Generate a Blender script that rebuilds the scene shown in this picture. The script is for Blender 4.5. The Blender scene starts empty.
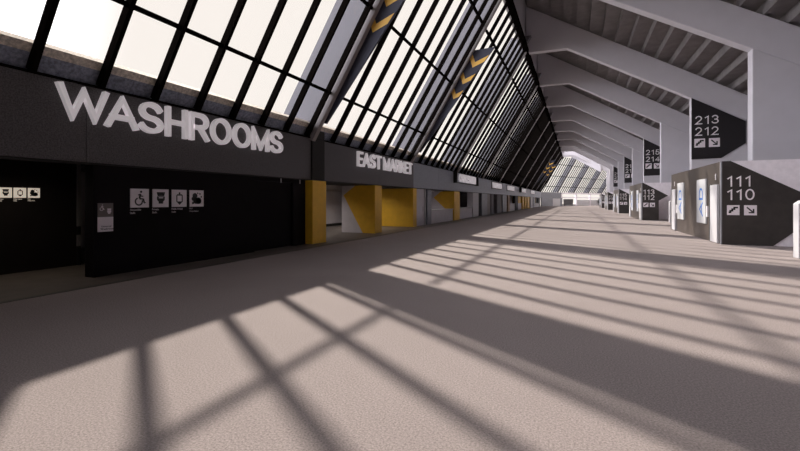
import bpy, bmesh, math, random
from mathutils import Matrix, Vector
random.seed(4)
S = bpy.context.scene
COL = S.collection
R = math.radians

# ---------------------------------------------------------------- camera
PHI = math.atan(177.0 / 415.0)
cam_d = bpy.data.cameras.new('camera')
cam = bpy.data.objects.new('camera', cam_d)
COL.objects.link(cam)
cam.location = (0, 0, 1.7)
cam.rotation_euler = (R(90), 0, PHI)
cam_d.sensor_width = 36
cam_d.lens = 415 / 800 * 36
cam_d.shift_y = -25.0 / 800
cam_d.clip_end = 2000
S.camera = cam

# ---------------------------------------------------------------- sky, sun, exposure
FILL_DIR = (-0.80, -0.54, 0.28)
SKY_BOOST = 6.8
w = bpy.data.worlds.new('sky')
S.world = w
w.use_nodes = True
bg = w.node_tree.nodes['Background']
# cream sky ahead; boosted bluish patch added behind-left, out of view, as fill light
wn = w.node_tree
tcw = wn.nodes.new('ShaderNodeTexCoord')
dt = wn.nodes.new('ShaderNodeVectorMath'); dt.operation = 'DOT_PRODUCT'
dt.inputs[1].default_value = Vector(FILL_DIR).normalized()
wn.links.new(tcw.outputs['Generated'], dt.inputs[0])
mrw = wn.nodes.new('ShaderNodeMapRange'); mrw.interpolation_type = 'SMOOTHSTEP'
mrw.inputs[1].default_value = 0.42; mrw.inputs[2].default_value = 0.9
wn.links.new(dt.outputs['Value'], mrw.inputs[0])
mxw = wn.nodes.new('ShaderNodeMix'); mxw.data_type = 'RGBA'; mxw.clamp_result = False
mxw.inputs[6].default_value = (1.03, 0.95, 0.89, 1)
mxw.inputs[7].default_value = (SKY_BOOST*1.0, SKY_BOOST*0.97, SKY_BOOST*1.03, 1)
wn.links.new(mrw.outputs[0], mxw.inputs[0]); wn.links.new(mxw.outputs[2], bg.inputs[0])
# sky dimmed towards the unseen zenith to keep the floor darker
sxw = wn.nodes.new('ShaderNodeSeparateXYZ'); wn.links.new(tcw.outputs['Generated'], sxw.inputs[0])
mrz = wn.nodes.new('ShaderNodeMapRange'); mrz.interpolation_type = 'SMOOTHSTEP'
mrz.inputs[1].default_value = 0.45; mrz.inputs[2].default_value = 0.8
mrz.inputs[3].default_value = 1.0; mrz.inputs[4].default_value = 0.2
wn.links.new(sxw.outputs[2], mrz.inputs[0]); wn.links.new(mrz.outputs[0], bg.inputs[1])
SUN_LX, SUN_LY = 1.03, -1.10
sd = bpy.data.lights.new('sun', 'SUN')
sun = bpy.data.objects.new('sun', sd)
COL.objects.link(sun)
sun.location = (-30, 40, 40)
sun.rotation_euler = Vector((SUN_LX, SUN_LY, -1)).to_track_quat('-Z', 'Y').to_euler()
sd.energy = 7.4
sd.angle = R(1.2)
sd.color = (1.0, 0.91, 0.81)
S.view_settings.view_transform = 'Standard'
S.view_settings.look = 'None'
S.view_settings.gamma = 1
S.view_settings.use_curve_mapping = False
S.view_settings.exposure = 0
S.cycles.max_bounces = 8
S.cycles.diffuse_bounces = 4
S.cycles.transparent_max_bounces = 24

# ---------------------------------------------------------------- materials
def mat(name, col, rough=0.6, metal=0.0, spec=0.5, noise=None, bump=None, emit=None):
    """noise=(scale, amount[, other colour]); bump=(scale, strength)"""
    m = bpy.data.materials.new(name)
    m.use_nodes = True
    nt = m.node_tree
    b = nt.nodes['Principled BSDF']
    b.inputs['Base Color'].default_value = (*col, 1)
    b.inputs['Roughness'].default_value = rough
    b.inputs['Metallic'].default_value = metal
    b.inputs['Specular IOR Level'].default_value = spec
    tc = nt.nodes.new('ShaderNodeTexCoord')
    if noise:
        n = nt.nodes.new('ShaderNodeTexNoise')
        n.inputs['Scale'].default_value = noise[0]
        n.inputs['Detail'].default_value = 4
        n.inputs['Roughness'].default_value = 0.6
        nt.links.new(tc.outputs['Object'], n.inputs['Vector'])
        r = nt.nodes.new('ShaderNodeValToRGB')
        a = noise[1]
        other = noise[2] if len(noise) > 2 else None
        c0 = tuple(max(0, x * (1 - a)) for x in col)
        c1 = other if other else tuple(min(1, x * (1 + a)) for x in col)
        r.color_ramp.elements[0].position = 0.36
        r.color_ramp.elements[1].position = 0.64
        r.color_ramp.elements[0].color = (*c0, 1)
        r.color_ramp.elements[1].color = (*c1, 1)
        nt.links.new(n.outputs[0], r.inputs[0])
        nt.links.new(r.outputs[0], b.inputs['Base Color'])
    if bump:
        n2 = nt.nodes.new('ShaderNodeTexNoise')
        n2.inputs['Scale'].default_value = bump[0]
        n2.inputs['Detail'].default_value = 3
        nt.links.new(tc.outputs['Object'], n2.inputs['Vector'])
        bp = nt.nodes.new('ShaderNodeBump')
        bp.inputs['Strength'].default_value = bump[1]
        bp.inputs['Distance'].default_value = 0.01
        nt.links.new(n2.outputs[0], bp.inputs['Height'])
        nt.links.new(bp.outputs[0], b.inputs['Normal'])
    if emit:
        b.inputs['Emission Color'].default_value = (*col, 1)
        b.inputs['Emission Strength'].default_value = emit
    return m

def carpet_mat():
    m = mat('carpet_grey_taupe', (0.3, 0.26, 0.25), 0.95, spec=0.15)
    nt = m.node_tree
    b = nt.nodes['Principled BSDF']
    tc = nt.nodes.new('ShaderNodeTexCoord')
    n = nt.nodes.new('ShaderNodeTexNoise'); n.inputs['Scale'].default_value = 60; n.inputs['Detail'].default_value = 6; n.inputs['Roughness'].default_value = 0.75
    nt.links.new(tc.outputs['Object'], n.inputs['Vector'])
    r = nt.nodes.new('ShaderNodeValToRGB')
    r.color_ramp.elements[0].position = 0.38; r.color_ramp.elements[1].position = 0.62
    r.color_ramp.elements[0].color = (0.225, 0.19, 0.188, 1)
    r.color_ramp.elements[1].color = (0.43, 0.372, 0.36, 1)
    nt.links.new(n.outputs[0], r.inputs[0])
    n3 = nt.nodes.new('ShaderNodeTexNoise'); n3.inputs['Scale'].default_value = 0.7; n3.inputs['Detail'].default_value = 3
    nt.links.new(tc.outputs['Object'], n3.inputs['Vector'])
    mr = nt.nodes.new('ShaderNodeMapRange'); mr.inputs[3].default_value = 0.93; mr.inputs[4].default_value = 1.07
    nt.links.new(n3.outputs[0], mr.inputs[0])
    mx = nt.nodes.new('ShaderNodeVectorMath'); mx.operation = 'SCALE'
    nt.links.new(r.outputs[0], mx.inputs[0]); nt.links.new(mr.outputs[0], mx.inputs['Scale'])
    nt.links.new(mx.outputs[0], b.inputs['Base Color'])
    bp = nt.nodes.new('ShaderNodeBump'); bp.inputs['Strength'].default_value = 0.6; bp.inputs['Distance'].default_value = 0.012
    nt.links.new(n.outputs[0], bp.inputs['Height']); nt.links.new(bp.outputs[0], b.inputs['Normal'])
    return m

def glass_mat():
    m = bpy.data.materials.new('clear_glazing'); m.use_nodes = True
    nt = m.node_tree; nt.nodes.remove(nt.nodes['Principled BSDF'])
    out = nt.nodes['Material Output']
    t = nt.nodes.new('ShaderNodeBsdfTransparent'); t.inputs[0].default_value = (0.97, 0.975, 0.975, 1)
    g = nt.nodes.new('ShaderNodeBsdfGlossy'); g.inputs['Roughness'].default_value = 0.02
    mx = nt.nodes.new('ShaderNodeMixShader'); mx.inputs[0].default_value = 0.01
    nt.links.new(t.outputs[0], mx.inputs[1]); nt.links.new(g.outputs[0], mx.inputs[2])
    nt.links.new(mx.outputs[0], out.inputs[0])
    return m

def ribbed_mat(name, col, scale, axis='Y'):
    m = mat(name, col, 0.5)
    nt = m.node_tree; b = nt.nodes['Principled BSDF']
    tc = nt.nodes.new('ShaderNodeTexCoord')
    wv = nt.nodes.new('ShaderNodeTexWave'); wv.bands_direction = axis; wv.inputs['Scale'].default_value = scale
    nt.links.new(tc.outputs['Object'], wv.inputs['Vector'])
    bp = nt.nodes.new('ShaderNodeBump'); bp.inputs['Strength'].default_value = 0.5; bp.inputs['Distance'].default_value = 0.01
    nt.links.new(wv.outputs[1], bp.inputs['Height']); nt.links.new(bp.outputs[0], b.inputs['Normal'])
    return m

M = dict(
    carpet=carpet_mat(), glass=glass_mat(),
    tile=mat('recess_floor_tile', (0.13, 0.11, 0.095), 0.5, noise=(3, 0.12)),
    kerb=mat('threshold_strip', (0.07, 0.062, 0.055), 0.5),
    fascia=mat('charcoal_textured_panel', (0.075, 0.068, 0.070), 0.42, noise=(38, 0.45), bump=(50, 0.9)),
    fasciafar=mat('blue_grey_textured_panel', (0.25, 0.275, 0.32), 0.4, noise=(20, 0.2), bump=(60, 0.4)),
    soffit=mat('dark_soffit', (0.02, 0.019, 0.019), 0.8),
    black=mat('black_wall_panel', (0.010, 0.008, 0.009), 0.7, spec=0.08, noise=(2, 0.1)),
    brownblack=mat('brown_black_wall', (0.012, 0.0095, 0.008), 0.7, spec=0.15, noise=(2, 0.1)),
    yellow=mat('mustard_yellow_paint', (0.80, 0.46, 0.03), 0.5, noise=(3, 0.05)),
    grey=mat('pale_grey_panel', (0.58, 0.55, 0.58), 0.55, noise=(2, 0.04)),
    white=mat('white_panel', (0.5, 0.49, 0.51), 0.5),
    frame=mat('painted_frame_grey', (0.56, 0.54, 0.58), 0.7, noise=(0.6, 0.03)),
    step=mat('step_soffit_concrete', (0.18, 0.165, 0.168), 0.8, noise=(1.5, 0.12), bump=(20, 0.3)),
    lilac=mat('pale_lilac_plaster', (0.84, 0.79, 0.84), 0.7, noise=(5, 0.05), bump=(12, 0.1)),
    bowl=mat('bowl_wall_grey', (0.30, 0.30, 0.33), 0.8, noise=(1, 0.05)),
    mullion=mat('dark_bronze_mullion', (0.005, 0.004, 0.0035), 0.8, spec=0.0),
    rib=mat('pale_rib_paint', (0.27, 0.24, 0.24), 0.6),
    fin=mat('exterior_fin_grey', (0.17, 0.165, 0.185), 0.7),
    banner=mat('navy_black_banner', (0.035, 0.036, 0.058), 0.7),
    gold=mat('gold_chevron', (0.78, 0.44, 0.06), 0.5),
    parapet=mat('parapet_blue_grey', (0.26, 0.28, 0.36), 0.8, noise=(14, 0.35), bump=(30, 0.5)),
    tan=mat('parapet_tan_ribbed', (0.68, 0.6, 0.52), 0.8, noise=(14, 0.3)),
    brightletter=mat('brightened_sign_letter_white', (0.86, 0.80, 0.83), 0.4, emit=0.28),  # faint glow added to lift the letters out of the dim fascia
    letter=mat('sign_letter_white', (0.85, 0.81, 0.83), 0.35),
    plate=mat('pictogram_plate', (0.80, 0.74, 0.78), 0.5),
    platewarm=mat('pictogram_plate_cream', (0.85, 0.74, 0.62), 0.5, emit=0.45),  # glow added to the plates in place of stronger recess light
    ink=mat('black_ink', (0.01, 0.01, 0.011), 0.6),
    taupe=mat('taupe_plate', (0.16, 0.135, 0.13), 0.5),
    steel=mat('brushed_steel', (0.62, 0.58, 0.58), 0.3, metal=0.8),
    kiosk=mat('warm_grey_metal_cladding', (0.075, 0.06, 0.052), 0.35, metal=0.3, noise=(0.9, 0.08)),
    kioskblack=mat('brown_black_sign_panel', (0.03, 0.025, 0.023), 0.45, noise=(2.5, 0.2)),
    signblack=mat('black_sign_panel', (0.012, 0.010, 0.012), 0.5),
    ad=mat('white_poster', (0.45, 0.455, 0.47), 0.5),
    blue=mat('poster_blue', (0.01, 0.13, 0.48), 0.5),
    tanposter=mat('tan_wood_panel', (0.45, 0.31, 0.2), 0.6, noise=(4, 0.2)),
    bluegrey=mat('blue_grey_cladding', (0.16, 0.17, 0.2), 0.4, noise=(3, 0.15)),
    earth=mat('pale_paving_outside', (0.45, 0.43, 0.41), 0.9, noise=(0.3, 0.1)),
    solar=mat('dark_external_louvre', (0.07, 0.075, 0.1), 0.5),
)

# ---------------------------------------------------------------- helpers
def tag(o, label=None, cat=None, group=None, kind=None):
    if label: o['label'] = label
    if cat: o['category'] = cat
    if group: o['group'] = group
    if kind: o['kind'] = kind
    return o

def empty(name, loc=(0, 0, 0), rz=0, **k):
    o = bpy.data.objects.new(name, None)
    COL.objects.link(o)
    o.location = loc
    o.rotation_euler = (0, 0, rz)
    o.empty_display_size = 0.3
    return tag(o, **k)

class MB:
    def __init__(s): s.bm = bmesh.new()
    def box(s, x0, x1, y0, y1, z0, z1):
        vs = [s.bm.verts.new(p) for p in ((x0,y0,z0),(x1,y0,z0),(x1,y1,z0),(x0,y1,z0),(x0,y0,z1),(x1,y0,z1),(x1,y1,z1),(x0,y1,z1))]
        for f in ((0,3,2,1),(4,5,6,7),(0,1,5,4),(1,2,6,5),(2,3,7,6),(3,0,4,7)):
            s.bm.faces.new([vs[i] for i in f])
        return s
    def prism(s, pts, d):
        """pts: list of 3D points of a planar polygon, d: extrusion vector"""
        d = Vector(d)
        a = [s.bm.verts.new(p) for p in pts]
        b = [s.bm.verts.new(Vector(p) + d) for p in pts]
        n = len(pts)
        s.bm.faces.new(a); s.bm.faces.new(b[::-1])
        for i in range(n):
            s.bm.faces.new([a[i], b[i], b[(i+1) % n], a[(i+1) % n]])
        return s
    def cyl(s, c, r, d, n=20, r2=None):
        d = Vector(d); c = Vector(c)
        u = d.orthogonal().normalized(); v = d.normalized().cross(u)
        r2 = r if r2 is None else r2
        a = [s.bm.verts.new(c + u*r*math.cos(2*math.pi*i/n) + v*r*math.sin(2*math.pi*i/n)) for i in range(n)]
        b = [s.bm.verts.new(c + d + u*r2*math.cos(2*math.pi*i/n) + v*r2*math.sin(2*math.pi*i/n)) for i in range(n)]
        s.bm.faces.new(a); s.bm.faces.new(b[::-1])
        for i in range(n): s.bm.faces.new([a[i], b[i], b[(i+1) % n], a[(i+1) % n]])
        return s
    def build(s, name, m, parent=None, bevel=0.0, loc=None):
        bmesh.ops.recalc_face_normals(s.bm, faces=s.bm.faces)
        me = bpy.data.meshes.new(name)
        s.bm.to_mesh(me); s.bm.free()
        me.materials.append(m)
        o = bpy.data.objects.new(name, me)
        COL.objects.link(o)
        if parent: o.parent = parent
        if loc: o.location = loc
        if bevel:
            bv = o.modifiers.new('bevel', 'BEVEL'); bv.width = bevel; bv.segments = 2; bv.limit_method = 'ANGLE'
        return o

def box(name, m, x0, x1, y0, y1, z0, z1, parent=None, bevel=0.0):
    """a box whose origin is at the middle of its base"""
    if parent:
        return MB().box(x0, x1, y0, y1, z0, z1).build(name, m, parent, bevel)
    cx, cy = (x0+x1)/2, (y0+y1)/2
    return MB().box(x0-cx, x1-cx, y0-cy, y1-cy, 0, z1-z0).build(name, m, None, bevel, (cx, cy, z0))

def copy_tree(o, parent=None):
    c = o.copy(); COL.objects.link(c)
    if parent: c.parent = parent
    for ch in o.children: copy_tree(ch, c)
    return c

# facing frames: local x (reading direction), local y (up on the sign), local z (out of the wall)
FACE_E = Matrix(((0,0,1,0),(1,0,0,0),(0,1,0,0),(0,0,0,1)))        # on a left wall, read from +X
FACE_S = Matrix(((1,0,0,0),(0,0,-1,0),(0,1,0,0),(0,0,0,1)))       # on a wall facing -Y
FACE_W = Matrix(((0,0,-1,0),(-1,0,0,0),(0,1,0,0),(0,0,0,1)))      # on a wall facing -X
FACE_W90 = Matrix(((0,0,-1,0),(0,1,0,0),(1,0,0,0),(0,0,0,1)))     # same, read bottom to top

# grotesque capitals and figures drawn as strokes in a box one cap height tall
def arc(cx, cy, rx, ry, a0, a1, n=14):
    return [(cx + rx*math.cos(R(a0+(a1-a0)*i/n)), cy + ry*math.sin(R(a0+(a1-a0)*i/n))) for i in range(n+1)]
STROKES = {
 'W': (1.22, [[(0,1),(.305,0),(.61,1),(.915,0),(1.22,1)]]),
 'A': (.86, [[(0,0),(.43,1),(.86,0)], [(.15,.30),(.71,.30)]]),
 'S': (.70, [arc(.35,.745,.32,.255,22,270) + arc(.35,.25,.35,.24,90,-160)[1:]]),
 'H': (.70, [[(0,0),(0,1)], [(.7,0),(.7,1)], [(.04,.5),(.66,.5)]]),
 'R': (.70, [[(0,0),(0,1),(.38,1)] + arc(.40,.74,.28,.26,90,-90) + [(.1,.48)], [(.38,.48),(.70,0)]]),
 'O': (.86, [arc(.43,.5,.43,.5,0,360,32)]),
 'C': (.76, [arc(.42,.5,.42,.5,42,318,24)]),
 'M': (.90, [[(0,0),(0,1),(.45,.02),(.90,1),(.90,0)]]),
 'E': (.56, [[(.56,1),(0,1),(0,0),(.56,0)], [(.04,.52),(.52,.52)]]),
 'K': (.68, [[(0,0),(0,1)], [(.66,1),(0,.36)], [(.24,.58),(.70,0)]]),
 'T': (.70, [[(0,1),(.7,1)], [(.35,1),(.35,0)]]),
 'N': (.70, [[(0,0),(0,1),(.7,0),(.7,1)]]),
 'I': (.0, [[(0,0),(0,1)]]),
 'D': (.70, [[(0,0),(0,1),(.28,1)] + arc(.30,.5,.40,.5,90,-90) + [(0,0)]]),
 '0': (.58, [arc(.29,.5,.29,.5,0,360,32)]),
 '1': (.40, [[(.06,.78),(.32,1),(.32,0)]]),
 '2': (.56, [arc(.28,.71,.27,.29,165,-35) + [(0,0),(.58,0)]]),
 '3': (.56, [arc(.27,.75,.25,.25,155,-90), arc(.27,.255,.29,.255,90,-160)]),
 '4': (.62, [[(.46,0),(.46,1),(0,.27),(.62,.27)]]),
 '5': (.56, [[(.50,1),(.09,1),(.04,.50)] + arc(.27,.31,.29,.31,135,-155)]),
 '6': (.58, [arc(.29,.31,.29,.31,0,360,28), arc(.50,.36,.50,.64,180,95)]),
 '7': (.56, [[(0,1),(.56,1),(.18,0)]]),
 '8': (.56, [arc(.28,.76,.25,.24,0,360,28), arc(.28,.26,.28,.26,0,360,28)]),
 '9': (.58, [arc(.29,.69,.29,.31,0,360,28), arc(.08,.64,.50,.64,0,-85)]),
}
def strip(pts, t):
    """outline quads of a stroked line: left and right offset points with mitres"""
    closed = math.dist(pts[0], pts[-1]) < 1e-6
    q = pts[:-1] if closed else list(pts)
    n = len(q)
    if not closed:
        def ext(p, o):
            l = math.dist(p, o); return (p[0] + (p[0]-o[0])/l*t*.5, p[1] + (p[1]-o[1])/l*t*.5)
        q[0], q[-1] = ext(q[0], q[1]), ext(q[-1], q[-2])
    out = []
    for i in range(n):
        p = Vector(q[i])
        a_ = Vector(q[i-1]) if (closed or i) else None
        c_ = Vector(q[(i+1) % n]) if (closed or i < n-1) else None
        d1 = (p-a_).normalized() if a_ is not None else (c_-p).normalized()
        d2 = (c_-p).normalized() if c_ is not None else d1
        n1, n2 = Vector((-d1.y, d1.x)), Vector((-d2.y, d2.x))
        m_ = n1+n2
        m_ = n1 if m_.length < 1e-4 else m_.normalized()
        k = min(1/max(m_.dot(n1), .2), 3.2)
        out.append((p + m_*k*t/2, p - m_*k*t/2))
    return out, closed
def glyph(ch, t):
    wd, lines = STROKES[ch]
    vs, fs = [], []
    for src in lines:
        ln = [(t/2 + x, t/2 + y*(1-t)) for x, y in src]
        sides, closed = strip(ln, t)
        base = len(vs); n = len(sides)
        for l, r_ in sides:
            for z in (-.5, .5 + .012*lines.index(src)):
                vs.append(Vector((l.x, min(1, max(0, l.y)), z))); vs.append(Vector((r_.x, min(1, max(0, r_.y)), z)))
        # per point: 0 left back, 1 right back, 2 left front, 3 right front
        for i in range(n if closed else n-1):
            a_, c_ = base + 4*i, base + 4*((i+1) % n)
            fs += [(a_+2, a_+3, c_+3, c_+2), (a_+1, a_, c_, c_+1), (a_, a_+2, c_+2, c_), (a_+3, a_+1, c_+1, c_+3)]
        if not closed:
            e = base + 4*(n-1)
            fs += [(base, base+1, base+3, base+2), (e+1, e, e+2, e+3)]
    return vs, fs, wd + t

_tc = {}
KERN = {'WA': -.2, 'AS': -.08, 'EA': -.05, 'RK': .02}
def text_geo(s, extrude=0.0, weight=.12, gap=None):
    """verts, faces and bounds of a text in its own plane"""
    key = (s, weight, gap)
    if key in _tc: return _tc[key]
    if all(c == ' ' or c in STROKES for c in s):
        x = 0.0; vs, fs = [], []
        gp = .08 + weight*.5 if gap is None else gap
        for i, ch in enumerate(s):
            if ch == ' ': x += .34; continue
            v, f, adv = glyph(ch, weight)
            x += KERN.get(s[max(0, i-1):i+1], 0)
            b0 = len(vs); vs += [Vector((p.x + x, p.y, p.z)) for p in v]; fs += [tuple(i + b0 for i in g_) for g_ in f]
            x += adv + gp
    else:
        cu = bpy.data.curves.new('tmp', 'FONT'); cu.body = s; cu.resolution_u = 3; cu.extrude = .5
        o = bpy.data.objects.new('tmp', cu); COL.objects.link(o)
        bpy.context.view_layer.update()
        me = bpy.data.meshes.new_from_object(o.evaluated_get(bpy.context.evaluated_depsgraph_get()))
        vs = [v.co.copy() for v in me.vertices]; fs = [tuple(p.vertices) for p in me.polygons]
        bpy.data.objects.remove(o); bpy.data.curves.remove(cu); bpy.data.meshes.remove(me)
    _tc[key] = (vs, fs, min(v.x for v in vs), max(v.x for v in vs), min(v.y for v in vs), max(v.y for v in vs))
    return _tc[key]

def mesh_from(name, vs, fs, m, parent):
    me = bpy.data.meshes.new(name); me.from_pydata(vs, [], fs); me.materials.append(m); me.update()
    o = bpy.data.objects.new(name, me); COL.objects.link(o)
    if parent: o.parent = parent
    return o

def text(name, s, m, parent, origin, face, width=None, height=None, depth=0.006, weight=.12):
    """text whose lower left corner sits at origin (parent space)"""
    vs, fs, x0, x1, y0, y1 = text_geo(s, .5, weight)
    sy = height / (y1 - y0) if height else width / (x1 - x0)
    sx = width / (x1 - x0) if width else sy
    T = Matrix.Translation(origin) @ face
    out = [T @ Vector(((v.x-x0)*sx, (v.y-y0)*sy, (v.z+0.5)*depth)) for v in vs]
    return mesh_from(name, out, fs, m, parent)

def big_letters(s, m, parent, origin, face, width, height, depth, weight=.2, name='letter', gap=None):
    """every letter an object of its own, the line fitted to width x height"""
    g_ = text_geo(s, .5, weight, gap)
    k = width / (g_[3] - g_[2]); x = -g_[2]
    gp = .08 + weight*.5 if gap is None else gap
    T = Matrix.Translation(origin) @ face
    for i, ch in enumerate(s):
        if ch == ' ': x += .34; continue
        x += KERN.get(s[max(0, i-1):i+1], 0)
        vs, fs, adv = glyph(ch, weight)
        mesh_from(name, [T @ Vector(((v.x + x)*k, v.y*height, (v.z+0.5)*depth)) for v in vs], fs, m, parent)
        x += adv + gp

def flat(name, polys, m, parent, origin, face, size, depth=0.004, lift=0.0):
    """polygons given in a unit square, extruded out of a wall; one mesh"""
    b = MB(); T = Matrix.Translation(origin) @ face
    d = T.to_3x3() @ Vector((0, 0, depth))
    for p in polys:
        b.prism([T @ Vector((x*size[0], y*size[1], lift)) for x, y in p], d)
    return b.build(name, m, parent)

def disc(cx, cy, r, n=14, a0=0, a1=360):
    return [(cx + r*math.cos(R(a0+(a1-a0)*i/n)), cy + r*math.sin(R(a0+(a1-a0)*i/n))) for i in range(n + (0 if a1-a0 >= 360 else 1))]

def ringseg(cx, cy, r, wd, a0, a1, n=12):
    o = [(cx + (r+wd/2)*math.cos(R(a0+(a1-a0)*i/n)), cy + (r+wd/2)*math.sin(R(a0+(a1-a0)*i/n))) for i in range(n+1)]
    i_ = [(cx + (r-wd/2)*math.cos(R(a0+(a1-a0)*i/n)), cy + (r-wd/2)*math.sin(R(a0+(a1-a0)*i/n))) for i in range(n+1)]
    return o + i_[::-1]

def stroke(x0, y0, x1, y1, wd):
    dx, dy = x1-x0, y1-y0; l = math.hypot(dx, dy); nx, ny = -dy/l*wd/2, dx/l*wd/2
    return [(x0+nx, y0+ny), (x1+nx, y1+ny), (x1-nx, y1-ny), (x0-nx, y0-ny)]

ICON = {
 'wheelchair': [disc(.56,.84,.06), stroke(.53,.72,.47,.48,.10), stroke(.47,.47,.68,.45,.08), stroke(.68,.47,.74,.24,.08),
                stroke(.50,.62,.68,.60,.06), stroke(.40,.66,.53,.72,.06), ringseg(.44,.32,.19,.07,110,380), stroke(.72,.24,.82,.26,.05)],
 'toilet': [[(.24,.84),(.76,.84),(.70,.62),(.30,.62)], [(.26,.60),(.74,.60),(.74,.42),(.66,.32),(.34,.32),(.26,.42)], [(.36,.34),(.64,.34),(.64,.2),(.36,.2)]],
 'urinal': [[(.28,.66),(.34,.74),(.66,.74),(.72,.66)], [(.28,.66),(.35,.66),(.35,.3),(.28,.3)], [(.65,.66),(.72,.66),(.72,.3),(.65,.3)],
            [(.28,.32),(.72,.32),(.5,.12)], disc(.5,.80,.06)],
 'baby': [disc(.36,.66,.17), disc(.24,.48,.12), [(.30,.52),(.62,.56),(.80,.42),(.80,.24),(.62,.16),(.34,.18),(.22,.34)], disc(.62,.36,.2), disc(.56,.82,.045), disc(.72,.78,.05), disc(.82,.60,.05), disc(.22,.22,.07)],
 'stairs': [[(.12,.2),(.34,.2),(.34,.36),(.5,.36),(.5,.52),(.66,.52),(.66,.68),(.88,.68),(.88,.84),(.5,.84),(.5,.68),(.34,.68),(.34,.52),(.18,.52),(.18,.36),(.12,.36)]],
 'arrow': [stroke(.22,.80,.66,.34,.12), [(.80,.20),(.80,.64),(.68,.64),(.68,.32),(.36,.32),(.36,.20)]],
}

# ---------------------------------------------------------------- layout constants (metres; X across, Y along the concourse)
D = 10.65
VK = lambda k: 25.0 + D * k
KMIN, KMAX = -3, 9
GX, GZ = -9.8, 4.16           # foot of the sloping glass
SL = 0.6                      # run per rise of the glass
RIDX, RIDZ = -3.86, 14.06
Y0, Y1 = VK(KMIN), VK(KMAX) + 6.0     # straight run
YE = 127.0
AL = R(25)
gx = lambda z: GX + SL * (z - GZ)

# ================================================================ SETTING
o = box('floor', M['carpet'], -8.75, 13.9, -18, 190, -0.2, 0.0); tag(o, kind='structure')
# east wing floor of the turned part
o = box('floor', M['tile'], -16.5, -8.87, -18, 150, -0.2, 0.0); tag(o, kind='structure')
o = box('trim_1', M['kerb'], -8.87, -8.75, -18, 127, -0.2, 0.008); tag(o, kind='structure')
o = box('ground', M['earth'], -400, 400, -200, 600, -0.6, -0.25); tag(o, kind='structure')
o = box('floor', M['carpet'], 13.9, 70, 95, 190, -0.2, -0.002); tag(o, kind='structure')

# shop block on the left: back wall, ceiling, roof slab
o = box('wall_left', M['grey'], -16.5, -16.2, -18, 14.6, 0, 4.1); tag(o, kind='structure')
o = box('wall_left', M['grey'], -15.4, -15.1, 14.6, 127, 0, 4.1); tag(o, kind='structure')
o = box('wall_left', M['grey'], -15.1, -9.95, 127.0, 127.3, 0, 4.1); tag(o, kind='structure')
o = box('ceiling', M['soffit'], -16.2, -9.9, -18, 127, 2.72, 4.12); tag(o, kind='structure')
# bowl wall at the right, end wall behind the viewer
o = box('wall_right', M['bowl'], 13.3, 13.9, -18, 112, 0, 18); tag(o, kind='structure')
o = box('wall_back', M['lilac'], -16.5, 13.9, -18.4, -18, 0, 18); tag(o, kind='structure')
# vertical strip over the ridge
o = box('wall_ridge', M['frame'], -4.2, -3.9, -18, 112, 14.0, 18.6); tag(o, kind='structure')

# stepped underside of the upper seating
def steps(name, y0, y1):
    prof = []
    us = [14.39 - 0.9*j for j in range(0, 22)]      # riser positions, right to left
    z = lambda u: 15.32 - 0.6*u
    top = []
    for j, u in enumerate(us):
        zb = z(u)
        # riser from zb up one step, tread runs left
        prof.append((u, zb)); prof.append((u, zb + 0.54))
    poly = prof + [(prof[-1][0]-0.4, prof[-1][1]), (prof[-1][0]-0.4, prof[-1][1]+0.9), (prof[0][0], prof[0][1]+1.5)]
    b = MB()
    # each step as its own slab so that the profile stays simple
    for j in range(len(us)-1):
        u0, u1 = us[j], us[j+1]
        zz = z(u1)
        b.box(u1, u0, y0, y1, zz, zz+0.72)
    return b.build(name, M['step'])
tag(steps('ceiling', -18, 107.2), kind='structure')

# ---------------------------------------------------------------- fascia over the shops, in runs between the pilasters
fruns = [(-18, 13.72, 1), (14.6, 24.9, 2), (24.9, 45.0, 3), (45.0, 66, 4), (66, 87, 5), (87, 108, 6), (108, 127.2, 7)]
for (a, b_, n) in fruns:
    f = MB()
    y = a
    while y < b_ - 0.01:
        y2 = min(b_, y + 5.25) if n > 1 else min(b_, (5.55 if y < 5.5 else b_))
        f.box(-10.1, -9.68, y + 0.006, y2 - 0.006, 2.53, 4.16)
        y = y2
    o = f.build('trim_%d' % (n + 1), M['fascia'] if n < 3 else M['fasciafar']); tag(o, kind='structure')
o = box('trim_9', M['soffit'], -10.1, -9.62, 13.73, 14.59, 2.53, 4.75); tag(o, kind='structure')
o = box('trim_10', M['soffit'], -10.08, -9.72, -18, 127, 2.49, 2.529); tag(o, kind='structure')

# ---------------------------------------------------------------- glazing bays
def plane_box(b, y0, y1, t0, t1, d0, d1):
    """box lying along the sloping glass: t = height above its foot, d = distance into the hall"""
    L = math.hypot(1, SL); nx, nz = 1/L, -SL/L
    pts = []
    for yy in (y0, y1):
        for (t, d) in ((t0, d0), (t1, d0), (t1, d1), (t0, d1)):
            pts.append(Vector((GX + SL*t + nx*d, yy, GZ + t + nz*d)))
    b.prism(pts[:4], (0, y1-y0, 0))
H = RIDZ - GZ
def make_bay():
    r = empty('window_1', (GX, 0, GZ), kind='structure')
    def sub(b, name, m):
        bmesh.ops.translate(b.bm, verts=b.bm.verts, vec=(-GX, 0, -GZ))
        return b.build(name, m, r)
    for i in range(8):
        b = MB(); y = 0.85 + 1.26*i
        plane_box(b, y-0.047, y+0.047, 0.1, H-0.02, 0.01, 0.215); sub(b, 'mullion', M['mullion'])
    for t in (1.71, 4.65, 7.85):
        b = MB(); plane_box(b, 0.1, D-0.1, t-0.045, t+0.045, -0.02, 0.13); sub(b, 'transom', M['mullion'])
    b = MB(); plane_box(b, 0.05, D-0.05, 0.0, H, -0.012, -0.002); sub(b, 'pane', M['glass'])
    return r
bay0 = make_bay()
bays = []
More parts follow.
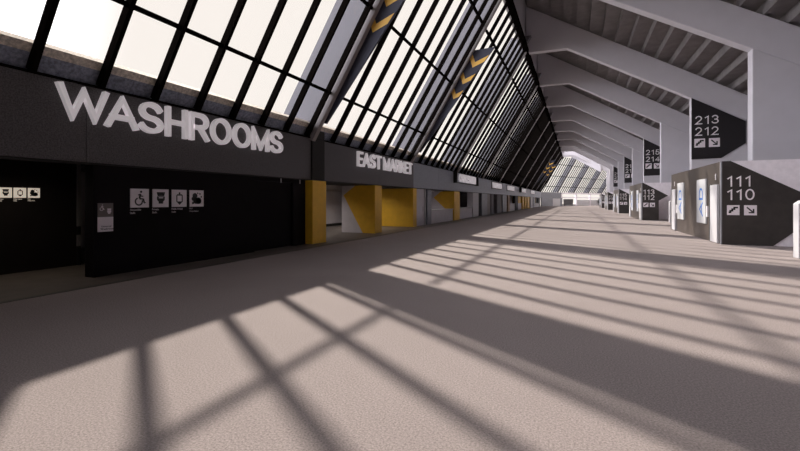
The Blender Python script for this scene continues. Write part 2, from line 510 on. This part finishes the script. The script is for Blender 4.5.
for i, k in enumerate(range(KMIN, KMAX)):
    o = bay0 if i == 0 else copy_tree(bay0)
    if i: o.name = 'window_%d' % (i+1)
    o.location = (GX, VK(k), GZ)
nw = KMAX - KMIN

# textured stone band behind the foot of the glass
for nm, t0, t1, mk in (('wall_outside', 0.0, 0.36, 'parapet'), ('wall_outside', 0.362, 0.52, 'tan')):
    b = MB(); plane_box(b, VK(-3), YE, t0, t1, -.3, -.03); o = b.build(nm, M[mk]); tag(o, kind='structure')
# solid sloping wall behind the viewer
b = MB(); plane_box(b, -18, VK(-3), 0, H, -.3, 0.0); o = b.build('wall_slope', M['soffit']); tag(o, kind='structure')
# sill and ridge rails
b = MB(); b.box(-9.95, -9.62, Y0, 127, 4.161, 4.2); o = b.build('trim_11', M['mullion']); tag(o, kind='structure')
b = MB(); b.box(RIDX-0.12, RIDX+0.24, Y0-.1, YE+2, RIDZ-0.32, RIDZ+0.02); o = b.build('trim_12', M['mullion']); tag(o, kind='structure')

# ---------------------------------------------------------------- roof frames
def zl(u): return 13.76 - 0.578*(u+0.72)
def zu(u): return 15.32 - 0.6*u - 0.01
PU = {-3: 7.8, -2: 7.8, -1: 7.8, 0: 7.66, 1: 7.5, 2: 7.34, 3: 7.3, 4: 7.25, 5: 7.2, 6: 7.16, 7: 7.12, 8: 7.1}
def frame(loc, rz, label, pu=7.4, white=False, group=None, right=13.25, pillar=True, beam=True, banner=False, fin=True):
    """origin on the floor below the foot of the glass"""
    r = empty('roof_frame', loc, rz, label=label, cat='roof frame', group=group)
    X = lambda p: [(x - GX, y, z) for (x, y, z) in p]
    mm = M['frame']
    if beam:
        pts = [(-3.86, -.3, 13.8), (-0.72, -.3, 13.76), (pu, -.3, zl(pu)), (right, -.3, zl(right)), (right, -.3, zu(right)), (-3.86, -.3, zu(-3.86))]
        MB().prism(X(pts), (0, .6, 0)).build('beam', mm, r, 0.03)
    if pillar:
        pts = [(pu, -.3, 0), (right, -.3, 0), (right, -.3, zl(right)-.004), (pu, -.3, zl(pu)-.004)]
        MB().prism(X(pts), (0, .6, 0)).build('pillar', mm, r, 0.03)
    b = MB(); plane_box(b, -0.74, -0.52, 0.02, H-0.2, 0.0, 0.27)
    bmesh.ops.translate(b.bm, verts=b.bm.verts, vec=(-GX, 0, 0)); b.build('rib', M['rib'], r)
    if fin:
        # the fin outside the glass, deep enough to hide the sky beside the rib
        pts = [(GX-0.1, -.8, GZ+.1), (gx(15.0)-0.1, -.8, 15.0), (gx(15.0)-1.65, -.8, 15.0), (GX-1.65, -.8, GZ+.1)]
        MB().prism(X(pts), (0, .72, 0)).build('outer_fin', M['fin'], r)
    return r

NUM = {1: '213 212', 3: '215 214', 5: '217 216', 7: '219 218'}
for k in range(KMIN, KMAX):
    if k in NUM: lab = 'sloping grey roof frame whose pillar carries the black %s sign' % NUM[k]
    elif k == 0: lab = 'nearest visible grey roof frame with its wide pillar behind the 111 110 panel'
    elif k == 2: lab = 'grey roof frame between the 213 212 sign and the 215 214 sign'
    elif k == 4: lab = 'grey roof frame between the 215 214 sign and the 217 216 sign'
    elif k == 6: lab = 'grey roof frame between the 217 216 sign and the 219 218 sign'
    elif k == 8: lab = 'last grey roof frame of the straight run, beyond the 219 218 sign'
    elif k == -1: lab = 'roof frame whose rib passes the big chevron banner above the WASHROOMS sign'
    elif k == -2: lab = 'roof frame beside the viewer over the WASHROOMS wall'
    else: lab = 'roof frame behind the viewer near the back wall'
    frame((GX, VK(k), 0), 0, lab, pu=PU[k], white=(k >= 7))

# ---------------------------------------------------------------- chevron banners beside the ribs
def banner(k, label, tips):
    y = VK(k) - 0.49
    r = empty('chevron_banner', (0, y, 0), 0, label=label, cat='banner', group='dark banners with gold chevrons')
    ztop = 10.66
    L = math.hypot(1, SL)
    MB().prism([(gx(4.78)+.1, 0, 4.78), (gx(ztop)+.1, 0, ztop), (-4.42, 0, ztop+.03), (gx(4.78)+.36, 0, 4.72)], (0, .09, 0)).build('panel', M['banner'], r)
    for (tx, tz) in tips:
        # right arm reaches the free edge, left arm runs up along the rib
        wd = .2
        la = Vector((-0.24, 0, 0.84)); ra = Vector((1.0, 0, 0.38))
        # edges of the banner at a given height
        def inner(z): return gx(z) + .3 + max(0, (z-4.78)) / (ztop-4.78) * (-4.42 - gx(ztop) - .3)
        t = Vector((tx, 0, tz))
        # intersect the right arm with the inner edge
        def hit(p, d):
            a, c_ = 0.0, 4.0
            for _ in range(40):
                m_ = (a+c_)/2; q = p + d*m_
                if q.x < inner(q.z) - 0.02: a = m_
                else: c_ = m_
            return p + d*a
        def hitl(p, d):
            a, c_ = 0.0, 4.0
            for _ in range(40):
                m_ = (a+c_)/2; q = p + d*m_
                if q.x > gx(q.z) + 0.12 and q.z < ztop - .02: a = m_
                else: c_ = m_
            return p + d*a
        up = Vector((0.15, 0, 0.30))
        r1 = hit(t, ra); r2 = hit(t+up, ra)
        l1 = hitl(t, la); l2 = hitl(t+up, la)
        b = MB(); b.prism([t, r1, r2, t+up, l2, l1], (0, -.012, 0)); b.build('chevron', M['gold'], r)
def tipset(z0, n, inner_off):
    out = []
    for i in range(n):
        z = z0 - .9*i
        out.append((gx(z) + inner_off, z))
    return out
t3 = [(-5.74, 9.64), (-6.34, 8.71), (-6.92, 7.86)]
banner(-1, 'nearest dark banner with gold chevrons, above the end of the WASHROOMS sign', [(-6.46, 8.83), (-7.02, 7.97)])
banner(0, 'dark triangular banner with three gold chevrons beyond the EAST MARKET sign', t3)
banner(7, 'small distant dark banner with gold chevrons, the nearer of the two at the far end', t3)
banner(8, 'small distant dark banner with gold chevrons, the farther of the two at the far end', t3)

# ---------------------------------------------------------------- turned end part
import itertools
def loc2(t, s=0.0):
    """point t metres along the turned wall and s metres into the hall"""
    return (GX + t*math.sin(AL) + s*math.cos(AL), YE + t*math.cos(AL) - s*math.sin(AL))
for j in range(0, 6):
    x, y = loc2(j*D)
    o = copy_tree(bay0); o.name = 'window_%d' % (nw + 1 + j)
    o.location = (x, y, GZ); o.rotation_euler = (0, 0, -AL)
for j in range(0, 7):
    x, y = loc2(j*D)
    names = ['at the bend', 'first after the bend', 'second after the bend', 'third after the bend', 'fourth after the bend', 'fifth after the bend', 'last after the bend']
    frame((x, y, 0), -AL, 'pale roof frame over the far end wall, ' + names[j], white=True, pillar=False, right=7.4)
# closing bay between the straight run and the bend
g = copy_tree(bay0); g.name = 'window_%d' % (nw + 7); g.location = (GX, VK(9), GZ); g.scale = (1, (YE - VK(9)) / D, 1)
r9 = frame((GX, VK(9), 0), 0, 'pale roof frame beyond the last numbered sign, before the bend', pu=7.1, white=True)

E2 = empty('wall_far', (GX, YE, 0), -AL, kind='structure')     # fascia and parapet of the turned wing
MB().box(-.3, .12, 0, 12.5, 2.53, 4.16).build('fascia', M['bluegrey'], E2)
MB().box(-.3, .12, 12.5, 64, 3.75, 4.16).build('fascia', M['lilac'], E2)
MB().box(-.35, -.1, 12.5, 64, 0, 0.5).build('plinth', M['white'], E2)
for t in (12.5, 22.6, 33, 43.5, 54):
    MB().box(-.3, .15, t-.35, t+.35, 0, 3.75).build('post', M['lilac'], E2)
MB().box(-.25, -.1, 22.6, 64, 0.5, 1.9).build('infill_panel', M['white'], E2)
MB().box(-.25, -.0, 12.5, 64, 2.5, 2.75).build('glazing_bar', M['lilac'], E2)
for n, (a, c_) in enumerate(((12.9, 22.2), (22.9, 32.6), (33.4, 43.1), (43.9, 53.6))):
    MB().box(-.2, -.19, a, c_, 0.5, 3.75).build('pane', M['glass'], E2)
o = empty('display_screen', loc2(13.5, .2) + (0,), -AL, label='black screen standing on the floor against the bright far end wall', cat='screen')
MB().box(0, .15, 0, 6.2, .25, 2.15).build('panel', M['signblack'], o)
MB().box(0, .12, .4, .6, 0, .25).build('leg', M['ink'], o); MB().box(0, .12, 5.6, 5.8, 0, .25).build('leg', M['ink'], o)
o = empty('display_screen', loc2(39, .3) + (0,), -AL, label='small dark standing screen at the right of the bright far end wall', cat='screen')
MB().box(0, .12, 0, 2.4, .7, 2.3).build('panel', M['signblack'], o); MB().box(0, .1, .9, 1.5, 0, .7).build('stand', M['bluegrey'], o)
MB().box(0, .5, .4, 2.0, 0, .06).build('base_plate', M['bluegrey'], o)
x, y = loc2(64)
o = empty('wall_end', (x, y, 0), -AL, kind='structure'); MB().box(0, 24, 0, .4, 0, 13).build('panel', M['lilac'], o)
E3 = empty('wall_far_right', loc2(0, 22) + (0,), -AL, kind='structure'); MB().box(0, .4, 0, 64, 0, 4).build('panel', M['lilac'], E3)

# ================================================================ LEFT SHOPS
# washroom wall
r = empty('washroom_wall', (-9.78, 5.75, 0), 0, label='long black wall panel under the WASHROOMS sign, beside the recess', cat='wall panel')
MB().box(-.3, 0, 0, 4.95, 0, 2.49).build('panel', M['black'], r)
MB().box(-.3, 0, 7.0, 7.73, 0, 2.49).build('side_panel', M['black'], r)
MB().box(-.3, 0, 4.95, 7.0, 2.36, 2.49).build('header', M['black'], r)
d = MB().box(-.34, -.12, 4.955, 6.995, 0.012, 2.355).build('door', M['black'], r)
for y in (6.55-.5, 6.55+.6):
    o = MB().cyl((.03, y+.2, 2.34), .018, (0, 0, .17), 10).build('pipe_bracket', M['steel'], r); tag(o, 'short steel rod under the fascia')
# recess behind
o = box('wall_recess', M['brownblack'], -12.4, -12.1, -4, 6.8, 0, 2.715); tag(o, kind='structure')
o = box('wall_recess', M['soffit'], -16.2, -12.41, 6.45, 6.79, 0, 2.715); tag(o, kind='structure')
o = box('wall_recess', M['soffit'], -12.3, -12.15, 7.1, 14.4, 0, 2.715); tag(o, kind='structure')
o = empty('door_pull', (-12.06, 6.72, 0), 0, label='tall narrow steel strip at the edge of the recessed brown-black wall', cat='door trim')
MB().box(-.03, .03, -.03, .04, 1.02, 2.68).build('upper_bar', M['steel'], o)
MB().box(-.03, .03, -.03, .04, .5, .8).build('lower_bar', M['steel'], o)
MB().box(-.035, .02, -.02, .02, 0, 2.7).build('backing', M['ink'], o)

def picto(name, label, icon, caption, x, y, z, w_, h_, plate, face=FACE_E, group=None):
    r = empty(name, (x, y, z), 0, label=label, cat='pictogram sign', group=group)
    flat('plate', [[(0,0),(1,0),(1,1),(0,1)]], plate, r, (0,0,0), face, (w_, h_), .02)
    flat('symbol', ICON[icon], M['ink'], r, (0,0,0), face, (w_, h_), .004, lift=.021)
    if icon == 'toilet':
        flat('symbol_mark', [[(.36,.50),(.64,.50),(.64,.55),(.36,.55)]], plate, r, (0,0,0), face, (w_, h_), .004, lift=.026)
    if caption:
        T = face.to_3x3()
        for i, line in enumerate(caption):
            text('caption', line, plate, r, T @ Vector((.0, -.075 - .075*i, 0)) * (1 if w_ > .3 else .55), face, height=.045 if w_ > .3 else .022, depth=.004)
    return r
caps = (('Accessible', 'Stalls'), ('Private', 'Stalls'), ('Public Urinal', 'Stalls'), ("Baby's", 'Change Station'))
icons = ('wheelchair', 'toilet', 'urinal', 'baby')
desc = ('wheelchair symbol', 'toilet symbol', 'urinal symbol', 'baby bath symbol')
for i, (y, w_) in enumerate(((6.56, .46), (7.12, .44), (7.66, .44), (8.2, .46))):
    picto('pictogram_plate', 'square %s plate in the row on the black wall under WASHROOMS' % desc[i], icons[i], caps[i], -9.78, y, 1.53, w_, .455, M['plate'], group='pictograms on the black washroom wall')
for i, y in enumerate((4.82, 5.1, 5.37, 5.645)):
    picto('pictogram_plate', 'small cream %s plate on the recessed wall at the left edge' % desc[i], icons[i], caps[i], -12.1, y, 1.765, .235, .235, M['platewarm'], group='pictograms in the recess')
r = empty('door_sign', (-9.78, 5.83, 1.0), 0, label='tall two-tone sign with wheelchair and toilet symbols, lower grey half lettered Universal Washroom', cat='sign')
flat('lower_plate', [[(0,0),(1,0),(1,1),(0,1)]], M['plate'], r, (0,0,0), FACE_E, (.33, .33), .02)
flat('upper_plate', [[(0,0),(1,0),(1,1),(0,1)]], M['taupe'], r, (0,0,.332), FACE_E, (.33, .31), .02)
flat('wheelchair_symbol', ICON['wheelchair'], M['plate'], r, (.021,.0,.45), FACE_E, (.17, .18), .004)
flat('toilet_symbol', ICON['toilet'], M['plate'], r, (.021,.15,.36), FACE_E, (.18, .19), .004)
text('caption', 'Universal', M['ink'], r, (.021, .07, .10), FACE_E, height=.04, depth=.003)
text('caption', 'Washroom', M['ink'], r, (.021, .05, .04), FACE_E, height=.045, depth=.003)

# ceiling lamps inside the shops and the washroom recess
def ceiling_lamp(x, y, z, sx, sy, power, col, label):
    r = empty('ceiling_lamp', (x, y, z), 0, label=label, cat='ceiling light')
    MB().box(-sx/2-.04, sx/2+.04, -sy/2-.04, sy/2+.04, -.03, 0).build('housing', M['ink'], r)
    ld = bpy.data.lights.new('lamp', 'AREA'); ld.shape = 'RECTANGLE'; ld.size = sx; ld.size_y = sy; ld.energy = power; ld.color = col; ld.spread = R(140)
    lo = bpy.data.objects.new('lamp', ld); COL.objects.link(lo); lo.parent = r; lo.location = (0, 0, -.04)
ceiling_lamp(-11.0, 5.0, 2.71, .4, 1.6, 7, (1, .86, .72), 'ceiling lamp over the washroom recess at the left edge')
ceiling_lamp(-12.6, 16.8, 2.71, .8, 2.2, 48, (1, .9, .85), 'ceiling lamp in the first EAST MARKET opening')
ceiling_lamp(-12.2, 22.4, 2.71, .8, 2.2, 48, (1, .9, .85), 'ceiling lamp in the second EAST MARKET opening')
ceiling_lamp(-11.9, 31.2, 2.71, .8, 2.2, 48, (1, .92, .9), 'ceiling lamp over the first pale counter')
ceiling_lamp(-11.9, 38.8, 2.71, .8, 2.2, 48, (1, .92, .9), 'ceiling lamp over the second pale counter')

# fascia signs
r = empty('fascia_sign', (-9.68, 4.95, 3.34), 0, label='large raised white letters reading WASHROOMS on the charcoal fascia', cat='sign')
big_letters('WASHROOMS', M['brightletter'], r, (0, 0, 0), FACE_E, 6.95, .77, .12, .155, gap=.13)
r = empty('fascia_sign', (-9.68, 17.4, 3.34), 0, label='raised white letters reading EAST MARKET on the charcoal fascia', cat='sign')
big_letters('EAST MARKET', M['brightletter'], r, (0, 0, 0), FACE_E, 7.1, .72, .12, .155, gap=.13)
r = empty('fascia_sign', (-9.68, 34.3, 3.22), 0, label='white letter sign with black end brackets after EAST MARKET', cat='sign')
big_letters('CONCESSION', M['brightletter'], r, (0.1, 1.3, .12), FACE_E, 6.3, .72, .13, .14)
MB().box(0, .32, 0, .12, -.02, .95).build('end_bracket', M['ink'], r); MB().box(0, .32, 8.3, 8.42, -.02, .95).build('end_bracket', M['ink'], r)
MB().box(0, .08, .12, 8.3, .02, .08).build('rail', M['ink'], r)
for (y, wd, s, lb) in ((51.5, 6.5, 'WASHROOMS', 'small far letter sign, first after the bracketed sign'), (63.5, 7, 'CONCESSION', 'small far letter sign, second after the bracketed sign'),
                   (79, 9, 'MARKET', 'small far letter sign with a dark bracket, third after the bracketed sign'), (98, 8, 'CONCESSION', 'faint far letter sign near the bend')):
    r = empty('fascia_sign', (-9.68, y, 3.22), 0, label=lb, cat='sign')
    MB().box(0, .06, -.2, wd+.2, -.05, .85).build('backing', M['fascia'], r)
    big_letters(s, M['brightletter'], r, (.06, 0, .06), FACE_E, wd, .68, .12, .14)
    if y == 79: MB().box(0, .4, -.6, -.3, -.02, .9).build('end_bracket', M['ink'], r)

# EAST MARKET fins: blocks at right angles to the concourse
def fin_wall(name, label, y0, y1, xl, xr, polys, base, front=None):
    r = empty(name, ((xl+xr)/2, (y0+y1)/2, 0), 0, label=label, cat='wall block')
    cx, cy = (xl+xr)/2, (y0+y1)/2
    MB().box(xl-cx, xr-cx, y0-cy, y1-cy, 0, 2.485).build('block', base, r, .01)
    if polys:
        MB().prism([(x-cx, y0-cy-.004, z) for x, z in polys], (0, -.012, 0)).build('painted_shape', M['yellow'], r)
        MB().box(xr-cx, xr-cx+.012, y0-cy, y1-cy, 0.0, 2.485).build('end_cap', M['yellow'], r)
    return r
fin_wall('yellow_block', 'mustard yellow block at the end of the black washroom wall', 13.5, 14.45, -11.0, -9.45, None, M['yellow'])
fin_wall('market_divider', 'pale grey divider wall with large yellow angular shape, second block under EAST MARKET', 19.2, 20.0, -11.58, -9.6,
         [(-9.588, 0), (-10.3, 0), (-11.46, 1.98), (-10.75, 2.485), (-9.588, 2.485)], M['grey'])
fin_wall('yellow_block', 'wide mustard yellow block right of the grey and yellow divider', 24.85, 25.5, -13.4, -9.68, None, M['yellow'])
fin_wall('counter_divider', 'grey divider with yellow pointed shape between the two pale counters', 34.6, 36.4, -12.2, -9.7,
         [(-9.688, 0), (-10.3, 0), (-10.45, .95), (-11.55, 1.95), (-10.9, 2.485), (-9.688, 2.485)], M['grey'])
# ducts/pipes and baseboard in the market interior
o = empty('ceiling_pipe', (-14.6, 19, 2.35), 0, label='pale pipe under the dark ceiling inside the EAST MARKET opening', cat='pipe')
MB().cyl((0, -4.3, 0), .05, (0, 9.5, 0), 12).build('pipe', M['steel'], o)
for yy in (-3.5, 0, 3.5): MB().cyl((0, yy, .03), .012, (0, 0, .34), 8).build('hanger', M['steel'], o)
o = box('baseboard_left', M['soffit'], -15.1, -15.06, 14.6, 127, 0, .16); tag(o, kind='structure')
o = box('wall_partition', M['lilac'], -15.1, -10.0, 27.55, 27.6, 0, 2.715); tag(o, kind='structure')
r = empty('sliding_door', (-9.75, 25.52, 0), 0, label='pale grey framed door between the yellow block and the dark post', cat='door')
MB().box(-.16, -.06, 0, 1.9, 0, 2.485).build('leaf', M['grey'], r)
MB().box(-.16, .0, 1.72, 1.95, 0, 2.485).build('jamb', M['white'], r); MB().box(-.16, .0, 0.0, .1, 0, 2.485).build('jamb', M['grey'], r)
MB().box(-.06, -.03, 1.45, 1.5, .9, 1.3).build('handle', M['steel'], r)

def simple(name, label, cat, m, x0, x1, y0, y1, z0, z1, group=None, bevel=0.01):
    o = box(name, m, x0, x1, y0, y1, z0, z1, bevel=bevel); return tag(o, label, cat, group)
simple('post', 'dark post between the framed pale door and the first counter', 'post', M['bluegrey'], -10.1, -9.68, 27.6, 28.5, 0, 2.485)
def counter(y0, y1, label, top=1.0, m='grey'):
    r = empty('service_counter', (-9.8, y0, 0), 0, label=label, cat='counter', group='pale service counters')
    MB().box(-.55, 0, 0, y1-y0, 0, top-.06).build('front_panel', M[m], r)
    MB().box(-.62, .05, 0, y1-y0, top-.06, top).build('worktop', M['white'], r, .01)
    return r
counter(28.55, 34.5, 'pale counter between the dark post and the yellow divider')
counter(36.45, 41.5, 'pale counter between the yellow divider and the white column')
# concession back walls with angular shapes
def conc_back(y0, y1, label, poly, col):
    r = empty('concession_backdrop', (-13.2, y0, 0), 0, label=label, cat='partition')
    MB().box(-.2, 0, 0, y1-y0, 0, 2.7).build('panel', M['grey'], r)
    MB().prism([(0.002, yy*(y1-y0), z) for yy, z in poly], (.015, 0, 0)).build('painted_shape', M[col], r)
conc_back(27.65, 34.55, 'grey concession backdrop with dark block behind the first counter', [(.0, 1.7), (.55, 1.5), (.9, 2.65), (.0, 2.65)], 'ink')
conc_back(36.45, 42.5, 'grey concession backdrop with black pointed shape behind the second counter', [(.25, 1.9), (.6, .9), (1, .9), (1, 2.65), (.55, 2.65)], 'ink')
simple('column', 'pale column at the end of the second counter', 'column', M['white'], -10.3, -9.7, 41.6, 44.2, 0, 2.485)
simple('wall_unit', 'dark recess unit beside the pale column', 'wall unit', M['ink'], -10.5, -9.95, 44.25, 45.9, 0, 2.485)
simple('wall_unit', 'blue grey door panel under the far fascia, nearest of the pair', 'wall unit', M['bluegrey'], -10.3, -9.72, 46.0, 49.0, 0, 2.485)
simple('wall_unit', 'dark grey door panel beside the blue grey one', 'wall unit', M['taupe'], -10.3, -9.8, 49.05, 51.4, 0, 2.485)
simple('wall_unit', 'pale blue grey jamb before the black opening', 'wall unit', M['fin'], -10.3, -9.7, 51.45, 53.0, 0, 2.485)
simple('wall_unit', 'black opening unit half way along the shops', 'wall unit', M['ink'], -10.6, -10.1, 53.05, 55.6, 0, 2.485)
simple('wall_unit', 'pale grey panel after the black opening', 'wall unit', M['fin'], -10.3, -9.72, 55.65, 58.0, 0, 2.485)
simple('wall_unit', 'dark brown panel between two pale grey panels', 'wall unit', M['taupe'], -10.3, -9.85, 58.05, 60.0, 0, 2.485)
simple('wall_unit', 'blue grey panel with pale edge before the tan strip', 'wall unit', M['bluegrey'], -10.3, -9.72, 60.05, 63.6, 0, 2.485)
simple('wall_unit', 'narrow black gap unit before the tan strip', 'wall unit', M['ink'], -10.5, -10.0, 63.65, 65.0, 0, 2.485)
simple('wall_unit', 'narrow tan wood strip under the far fascia', 'wall unit', M['tanposter'], -10.3, -9.7, 65.05, 66.8, 0, 2.485)
counter(66.9, 73.0, 'white counter in front of a black backdrop further along', 1.2, 'white')
simple('concession_backdrop', 'black backdrop behind the far white counter', 'partition', M['ink'], -12.2, -12.0, 66.9, 76.8, 0, 2.7)
simple('post', 'black post after the far white counter', 'post', M['ink'], -10.2, -9.7, 73.1, 76.5, 0, 2.485)
simple('yellow_block', 'small yellow block over a white counter, far along the shops', 'wall block', M['yellow'], -11.0, -9.9, 78.5, 82.0, 1.25, 2.485)
counter(76.7, 82.2, 'white counter under the small far yellow block', 1.2, 'white')
for i, (a, c_) in enumerate(((83.8, 86.2), (88.0, 90.6), (92.6, 96.6))):
    simple('yellow_wall_block', 'tall yellow panel far along the shops, %s of the three' % ('nearest', 'middle', 'farthest')[i], 'wall panel', M['yellow'], -10.6, -9.75, a, c_, 0, 2.485, group='far yellow panels')
    simple('wall_unit', 'brown infill after the %s tall yellow panel' % ('nearest', 'middle', 'farthest')[i], 'wall unit', M['taupe'], -10.9, -10.4, c_+.02, c_+1.7, 0, 2.485)
simple('column', 'white column after the far yellow panels', 'column', M['white'], -10.3, -9.7, 98.5, 103.5, 0, 2.485)
simple('post', 'dark post beside the far white column', 'post', M['bluegrey'], -10.3, -9.7, 105.0, 109.5, 0, 2.485)
counter(110, 121, 'farthest white counter before the bend', 1.0, 'white')
simple('yellow_wall_block', 'yellow panel above the farthest white counter', 'wall panel', M['yellow'], -11.2, -10.5, 111.0, 119.0, 0, 2.485)
simple('concession_backdrop', 'black shape behind the farthest white counter', 'partition', M['ink'], -10.9, -10.5, 119.6, 125.5, 0.9, 2.485)
simple('column', 'white column at the bend', 'column', M['white'], -10.3, -9.75, 124.5, 126.9, 0, 2.485)
o = empty('entry_panel', loc2(3.0, .0) + (0,), -AL, label='white panel with grey surround just past the bend', cat='wall panel')
MB().box(.13, .4, -3.0, 9.5, 0, 2.52).build('surround', M['bluegrey'], o); MB().box(.4, .45, 3.5, 8, 0, 2.3).build('leaf', M['white'], o)

# ================================================================ RIGHT SIDE
def sign_nums(r, nums, x, z1, z2, zs, h, wd, y, sq, gap, m=M['letter']):
    T = FACE_S
    big_letters(nums[0], m, r, (x, y, z1), T, wd*(.8 if nums[0] == '111' else 1), h, .01, .12, 'digit', gap=.2)
    big_letters(nums[1], m, r, (x, y, z2), T, wd*(.94 if nums[1] == '110' else 1), h, .01, .12, 'digit', gap=.2)
    for i, ic in enumerate(('stairs', 'arrow')):
        p = flat('pictogram', [[(0,0),(1,0),(1,1),(0,1)]], M['plate'], r, (x + i*(sq*1.02+gap), y, zs), T, (sq*1.02, sq), .01)
        fl = flat('symbol', ICON[ic], M['ink'], p, (x + i*(sq*1.02+gap), y, zs), T, (sq*1.02, sq), .004, lift=.011)

SIZEWORD = {1: 'largest and nearest', 3: 'second', 5: 'third and partly hidden', 7: 'farthest and smallest'}
def pillar_sign(k, nums):
    y = VK(k) - .3
    r = empty('section_sign', (PU[k], y, 0), 0, label='%s tall black pillar sign, reading %s over %s' % ((SIZEWORD[k],) + nums), cat='sign')
    pts = [(0, 9.0), (3.1, 7.12), (3.1, 5.63), (1.74, 4.66), (0, 4.62)]
    MB().prism([(x, -.002, z) for x, z in pts], (0, -.05, 0)).build('panel', M['signblack'], r)
    sign_nums(r, nums, .16, 7.08, 6.28, 5.45, .6, 1.42, -.053, .62, .22)
for k, n in ((1, ('213', '212')), (3, ('215', '214')), (5, ('217', '216')), (7, ('219', '218'))):
    pillar_sign(k, n)

KW = {'111': 'nearest and largest', '113': 'second', '115': 'third', '117': 'fourth, small and distant', '119': 'farthest and smallest'}
def kiosk(y, nums, first):
    KX = 5.12; L = 9.2; ZT = 3.22
    lab = '%s warm grey stair kiosk, its black panel reading %s over %s' % ((KW[nums[0]],) + nums)
    r = empty('entrance_kiosk', (KX, y, 0), 0, label=lab, cat='kiosk', group='stair entrance kiosks')
    MB().box(.02, .3, .05, L, 0, ZT-.005).build('side_wall', M['kiosk'], r)
    MB().box(.3, 2.1, L-.3, L, 0, ZT-.01).build('rear_wall', M['kiosk'], r)
    MB().box(0, .02+.06, 0, .05, 0, ZT).build('corner_trim', M['bowl'], r)
    if first:
        MB().box(.08, 8.1, 0, .35, 0, ZT).build('front_wall', M['lilac'], r)
        pts = [(.05, 0), (.05, ZT), (.32, ZT), (2.38, 2.02), (3.3, 1.5), (2.38, .70), (1.6, 0)]
    else:
        MB().box(.08, 1.27, 0, .35, 0, ZT).build('front_wall', M['lilac'], r)
        MB().prism([(1.27, 0, 1.6), (1.95, 0, 2.05), (8.1, 0, 2.05), (8.1, 0, ZT), (1.27, 0, ZT)], (0, .35, 0)).build('lintel', M['lilac'], r)
        MB().box(2.9, 8.1, 0, .35, 0, 2.05).build('front_wall', M['lilac'], r)
        MB().box(1.3, 8.1, 2.4, 2.5, 0, 3.2).build('inner_wall', M['lilac'], r)
        pts = [(.05, 0), (.05, ZT), (.12, ZT), (1.93, 2.11), (1.26, 1.69), (1.26, 0)]
    MB().prism([(x, -.001, z) for x, z in pts], (0, -.03, 0)).build('sign_panel', M['kioskblack'], r)
    if first: sign_nums(r, nums, .2, 2.23, 1.72, 1.14, .42, .9, -.032, .38, .14)
    else: sign_nums(r, nums, .12, 2.22, 1.75, 1.14, .42, .82, -.032, .37, .1)
    # doors, posters, key pads on the side facing the concourse (local y from the front corner)
    def side(name, m, a, b_, z0, z1, d=.05, parent=r, bevel=0.008):
        return MB().box(-d, .02, a, b_, z0, z1).build(name, m, parent, bevel)
    for n, (a, b_, dk) in enumerate(((.22, 1.13, 1.4), (7.87, 8.7, 9.08))):
        side('door', M['white'], a, b_, .03, 2.33, .06); side('door_jamb', M['ink'], b_, dk, .0, 2.36, .03)
        text('lettering', '1', M['letter'], r, (0.0, (a+b_)/2 - .02, 2.52), FACE_W, height=.26, depth=.02, weight=.16)
    for n, (a, b_) in enumerate(((1.87, 3.32), (5.92, 7.32))):
        p = side('poster', M['ad'], a, b_, .7, 2.64, .04)
        text('lettering', 'AD', M['blue'], p, (-.042, a+.4, .98), FACE_W90, width=1.28, height=.6, depth=.004, weight=.14)
    side('key_pad', M['letter'], 1.62, 1.74, 1.0, 1.46, .05); side('key_pad', M['letter'], 7.5, 7.62, 1.0, 1.46, .05)
    return r
kn = [('111', '110'), ('113', '112'), ('115', '114'), ('117', '116'), ('119', '118')]
for i, n in enumerate(kn):
    kiosk(19.7 + 2*D*i, n, i == 0)

# white pedestals
def pedestal(x, y, label):
    r = empty('gate_pedestal', (x, y, 0), 0, label=label, cat='pedestal', group='white gate pedestals')
    MB().prism([(0, 0, 0), (0, 0, 1.6), (.12, 0, 1.7), (1.1, 0, 1.7), (1.1, 0, 0)], (0, .35, 0)).build('body', M['white'], r, .015)
    MB().box(.16, 1.0, -.012, 0, .3, 1.3).build('inset_panel', M['lilac'], r)
    return r
pedestal(5.95, 15.7, 'tall white pedestal cut by the right edge of the picture, before the 111 110 panel')
pedestal(6.5, 37.2, 'small white pedestal between the 111 110 kiosk and the 113 112 panel')
